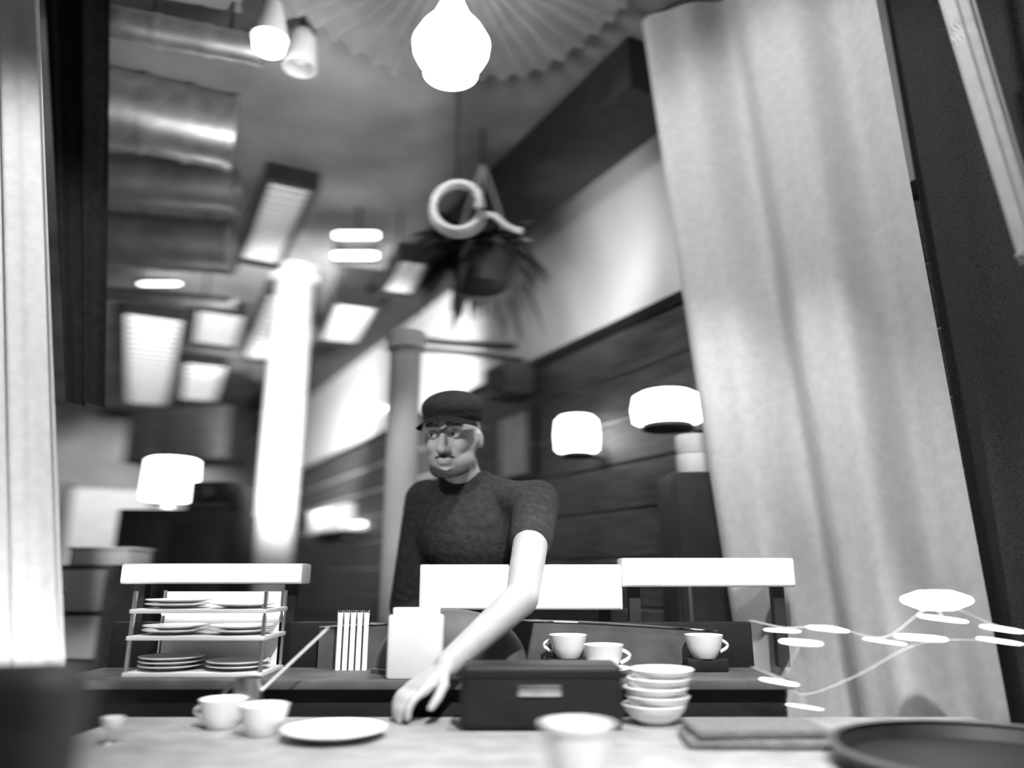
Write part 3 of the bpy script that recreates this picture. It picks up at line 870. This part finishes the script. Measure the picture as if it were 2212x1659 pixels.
# fairy lights in front of the white curtain
def string(label, nodes, Y, bulbs, big=()):
    t = Thing('string_lights', label, 'string lights', P(*nodes[0], Y), 'string lights at the right')
    pts = []
    q = [Vector((a, b)) for a, b in nodes]
    q = [2*q[0]-q[1]]+q+[2*q[-1]-q[-2]]
    for i in range(1, len(q)-2):                # a smooth line through the nodes
        for j in range(10):
            f = j/10
            v = .5*(2*q[i]+(q[i+1]-q[i-1])*f+(2*q[i-1]-5*q[i]+4*q[i+1]-q[i+2])*f*f+(3*q[i]-q[i-1]-3*q[i+1]+q[i+2])*f**3)
            pts.append(P(v.x, v.y, Y))
    bm = B(); tube(bm, pts, .001, 6)
    for (bx, by_, *_) in bulbs:                 # short drop wires
        c = P(bx, by_, Y-.008); n_ = min(pts, key=lambda p: (p-c).length)
        rod(bm, n_, c, .001, n=6)
    t.part('cord', bm, 'pale')
    for bx, by_ in big:
        c = P(bx, by_, Y-.008)
        bm = B(); lathe(bm, [(0, -.020), (.03, -.019), (.062, -.006), (.066, 0), (.062, .008), (.03, .02), (0, .021)], c, 36); t.part('lantern', bm, 'tube', label='wide oval glowing lantern')
    for (bx, by_, wpx, hpx, tilt) in bulbs:
        c = P(bx, by_, Y-.008)
        L = wpx/1654*Y; r = hpx/1654*Y/2
        d = Vector((math.cos(R(tilt)), 0, -math.sin(R(tilt))))
        bm = B(); lathe(bm, [(0, 0), (r*.7, L*.05), (r, L*.25), (r, L*.75), (r*.7, L*.95), (0, L)], c-d*L/2, 12, d); t.part('bulb', bm, 'fairy')
string('upper string of slim bright bulbs across the foot of the white curtain', [(1620, 1340), (1700, 1356), (1790, 1352), (1910, 1376), (2022, 1308), (2150, 1350), (2260, 1372)], 1.62,
       [(1690, 1362, 76, 7, 3), (1788, 1359, 88, 9, 6), (1911, 1386, 90, 6, 8), (2037, 1337, 106, 9, 7), (2165, 1359, 92, 10, 8)], [(2022, 1297)])
string('lower string of slim bright bulbs, hanging closest to the bar', [(1625, 1440), (1683, 1466), (1738, 1500), (1850, 1460), (1990, 1390), (2160, 1385), (2260, 1400)], 1.60,
       [(1683, 1473, 80, 8, 9), (1738, 1527, 75, 5, 8), (1730, 1388, 90, 12, 4), (1990, 1378, 110, 12, 4), (2160, 1385, 96, 8, 8)])
# ================================================================== the man behind the counter
def fused(name, bm, vox, smooth_it, m, parent, base, sharp=False):
    me = bpy.data.meshes.new('raw'); bm.to_mesh(me); bm.free()
    o = bpy.data.objects.new('raw', me); C.objects.link(o)
    r = o.modifiers.new('r', 'REMESH'); r.mode = 'VOXEL'; r.voxel_size = vox
    s = o.modifiers.new('s', 'SMOOTH'); s.factor = .5; s.iterations = smooth_it
    dg = bpy.context.evaluated_depsgraph_get()
    out = bpy.data.meshes.new_from_object(o.evaluated_get(dg))
    C.objects.unlink(o); bpy.data.objects.remove(o)
    out.name = name
    for v in out.vertices: v.co -= base
    for p in out.polygons: p.use_smooth = True
    out.materials.clear(); out.materials.append(M[m])
    res = bpy.data.objects.new(name, out); C.objects.link(res); res.parent = parent
    return res
def cap_(bm, a, b, r1, r2):
    a, b = Vector(a), Vector(b)
    n = max(2, int((b-a).length/(min(r1, r2)*.45)))
    for i in range(n+1):
        f = i/n
        ball(bm, a.lerp(b, f), r1+(r2-r1)*f, 14, 10)
def chain(bm, pts, rs):
    for (a, b), (r1, r2) in zip(zip(pts, pts[1:]), zip(rs, rs[1:])): cap_(bm, a, b, r1, r2)
HD = P(978, 945, 2.16)                         # centre of the head
HQ = Quaternion((0, 0, 1), R(-14)) @ Quaternion((1, 0, 0), R(9))   # turned a little to the photo's left, looking down
def H_(x, y, z): return HD + HQ @ Vector((x, y, z))     # y- = forward, x+ = photo right
hip = Vector((PX(1035, 2.38), 2.40, .93))
chest = Vector((PX(1030, 2.32), 2.28, 1.26))
neck = Vector((PX(1000, 2.25), 2.24, 1.395))
shR = Vector((PX(915, 2.3), 2.32, 1.35))      # photo left
shL = Vector((PX(1160, 2.17), 2.17, 1.33))    # photo right, reaching
elL = P(1128, 1290, 1.82)
wrL = P(965, 1438, 1.735)
elR = Vector((PX(880, 2.35), 2.36, 1.04))
wrR = Vector((PX(930, 2.3), 2.29, .90))
man = Thing('person', 'man in black cap and dark jacket behind the counter, reaching down with one bare forearm', 'person', (hip.x, hip.y, 0))
bm = B()
# head
ball(bm, H_(0, .012, .03), (.076, .094, .092), 28, 18, HQ)
ball(bm, H_(0, -.014, -.055), (.066, .070, .064), 24, 16, HQ)
ball(bm, H_(0, -.004, -.018), (.073, .080, .066), 26, 16, HQ)
ball(bm, H_(0, -.058, -.098), (.026, .022, .020), 16, 10, HQ)      # chin
chain(bm, [H_(0, -.083, .016), H_(0, -.098, -.018), H_(0, -.106, -.034)], [.010, .012, .014])   # nose
for s in (-1, 1):
    ball(bm, H_(s*.014, -.094, -.036), .009, 10, 8)
    ball(bm, H_(s*.082, .010, -.010), (.008, .017, .028), 14, 10, HQ)   # ears
    ball(bm, H_(s*.034, -.078, .028), (.028, .012, .008), 14, 8, HQ)    # brow
    ball(bm, H_(s*.036, -.058, -.024), (.026, .020, .024), 16, 10, HQ)   # cheek
ball(bm, H_(0, -.083, -.062), (.024, .010, .006), 14, 8, HQ)
ball(bm, H_(0, -.081, -.072), (.022, .010, .007), 14, 8, HQ)
chain(bm, [H_(0, .03, -.06), neck, chest+Vector((0, .0, .05))], [.056, .058, .075])
# torso
ball(bm, chest, (.165, .105, .16)); ball(bm, hip, (.155, .11, .14)); ball(bm, (chest+hip)/2, (.15, .10, .18))
chain(bm, [chest+Vector((-.05, 0, .05)), shR, elR, wrR], [.07, .056, .042, .030])
chain(bm, [chest+Vector((.05, 0, .05)), shL, elL, wrL], [.07, .054, .042, .029])
for s in (-1, 1):
    chain(bm, [hip+Vector((s*.085, .01, -.05)), hip+Vector((s*.10, -.02, -.46)), hip+Vector((s*.10, .03, -.87))], [.085, .06, .045])
    chain(bm, [hip+Vector((s*.10, .05, -.888)), hip+Vector((s*.115, -.11, -.898))], [.035, .028])
# hands
def hand(bm, wr, tip, side, curl=1.0):
    d = (tip-wr).normalized()
    nrm = Vector((0, 0, 1)); nrm = (nrm-d*nrm.dot(d)).normalized()      # back of the hand
    s = d.cross(nrm)*side
    k0 = wr+d*.085
    for j in range(4):
        cap_(bm, wr+s*(-.012+.008*j), k0+s*(-.030+.020*j), .017, .0135)
    for j, L in enumerate((.068, .078, .073, .056)):
        b_ = k0+s*(-.031+.0205*j)
        p1 = b_+(d*.94+nrm*.05*curl+s*(.06*(j-1.5))).normalized()*L*.45
        p2 = p1+(d*.85-nrm*.45*curl).normalized()*L*.32
        p3 = p2+(d*.55-nrm*.8*curl).normalized()*L*.26
        chain(bm, [b_, p1, p2, p3], [.0105, .0098, .0088, .0076])
    tb0 = wr+d*.028-s*.022
    t1 = tb0+(d*.55-s*.75-nrm*.15).normalized()*.042
    t2 = t1+(d*.85-s*.35-nrm*.25).normalized()*.032
    t3 = t2+(d*.9-nrm*.3).normalized()*.024
    chain(bm, [tb0, t1, t2, t3], [.016, .0125, .0108, .0088])
tipL = P(838, 1538, 1.65)
hand(bm, wrL, tipL, 1)
hand(bm, wrR, wrR+Vector((.05, -.05, -.01)), -1)
body = fused('body', bm, .0044, 6, 'skin', man.e, man.base)
# jacket
bm = B()
ball(bm, chest+Vector((0, 0, .01)), (.185, .13, .165)); ball(bm, hip, (.178, .135, .16)); ball(bm, (chest+hip)/2, (.175, .125, .19))
chain(bm, [chest+Vector((-.06, 0, .06)), shR, elR, wrR.lerp(elR, .25)], [.085, .070, .055, .044])
chain(bm, [chest+Vector((.06, 0, .06)), shL, shL.lerp(elL, .42)], [.085, .070, .060])
chain(bm, [neck+Vector((-.05, .03, -.015)), shR+Vector((.03, 0, .0))], [.05, .06])
chain(bm, [neck+Vector((.05, .03, -.015)), shL+Vector((-.03, 0, .0))], [.05, .06])
# high collar
for i in range(28):
    a_ = 2*PI*i/28
    ball(bm, neck+Vector((.068*math.cos(a_), .016+.062*math.sin(a_), .008+.012*math.sin(a_))), (.017, .017, .036), 10, 8)
cap_(bm, neck+Vector((0, .012, -.05)), neck+Vector((0, .012, -.015)), .085, .072)
fused('jacket', bm, .007, 2, 'jacket', man.e, man.base)
# trousers
bm = B()
ball(bm, hip+Vector((0, 0, -.06)), (.165, .125, .11))
for s in (-1, 1):
    chain(bm, [hip+Vector((s*.085, .01, -.08)), hip+Vector((s*.10, -.02, -.46)), hip+Vector((s*.10, .03, -.83))], [.098, .075, .062])
fused('trousers', bm, .01, 2, 'jacket', man.e, man.base)
# cap
bm = B()
ball(bm, H_(0, .014, .085), (.094, .112, .056), 30, 18, HQ)
ball(bm, H_(0, .016, .062), (.089, .106, .034), 30, 18, HQ)
cpo = fused('cap', bm, .005, 3, 'cap', man.e, man.base)
bm = B()
def brim(u_, v_):
    a = PI*(u_-.5)*.92
    r = .088+.040*v_*math.cos(a)**.8
    return H_(r*math.sin(a)*.93, -.010-r*math.cos(a)*1.0, .060-.020*v_-.018*math.sin(a)**2)
o = obj('brim', sheet(brim, 24, 4, .004), 'cap', man.e, True, man.base)
# beard and brows, eyes
bm = B()
for i in range(15):
    a = (i/14-.5)*2.3
    ball(bm, H_(.056*math.sin(a), -.010-.064*math.cos(a), -.080-.024*math.cos(a)), (.012, .007, .015), 10, 8, HQ)
for i in range(9):
    f = i/8-.5
    ball(bm, H_(.050*f, -.089+.05*f*f, -.0545-.008*abs(f)), (.007, .006, .005), 8, 6)
fused('beard', bm, .004, 2, 'hair', man.e, man.base)
for s in (-1, 1):
    bm = B(); chain(bm, [H_(s*.014, -.088, .036), H_(s*.034, -.088, .040), H_(s*.056, -.072, .036)], [.005, .006, .004]); obj('eyebrow', bm, 'hair', man.e, True, man.base)
    bm = B(); ball(bm, H_(s*.033, -.0745, .008), .0130, 16, 12); e_ = obj('eye', bm, 'eye', man.e, True, man.base)
    bm = B(); ball(bm, H_(s*.033-.002, -.0840, .0065), (.006, .005, .006), 12, 8, HQ); obj('pupil', bm, 'black', e_, True, man.base)
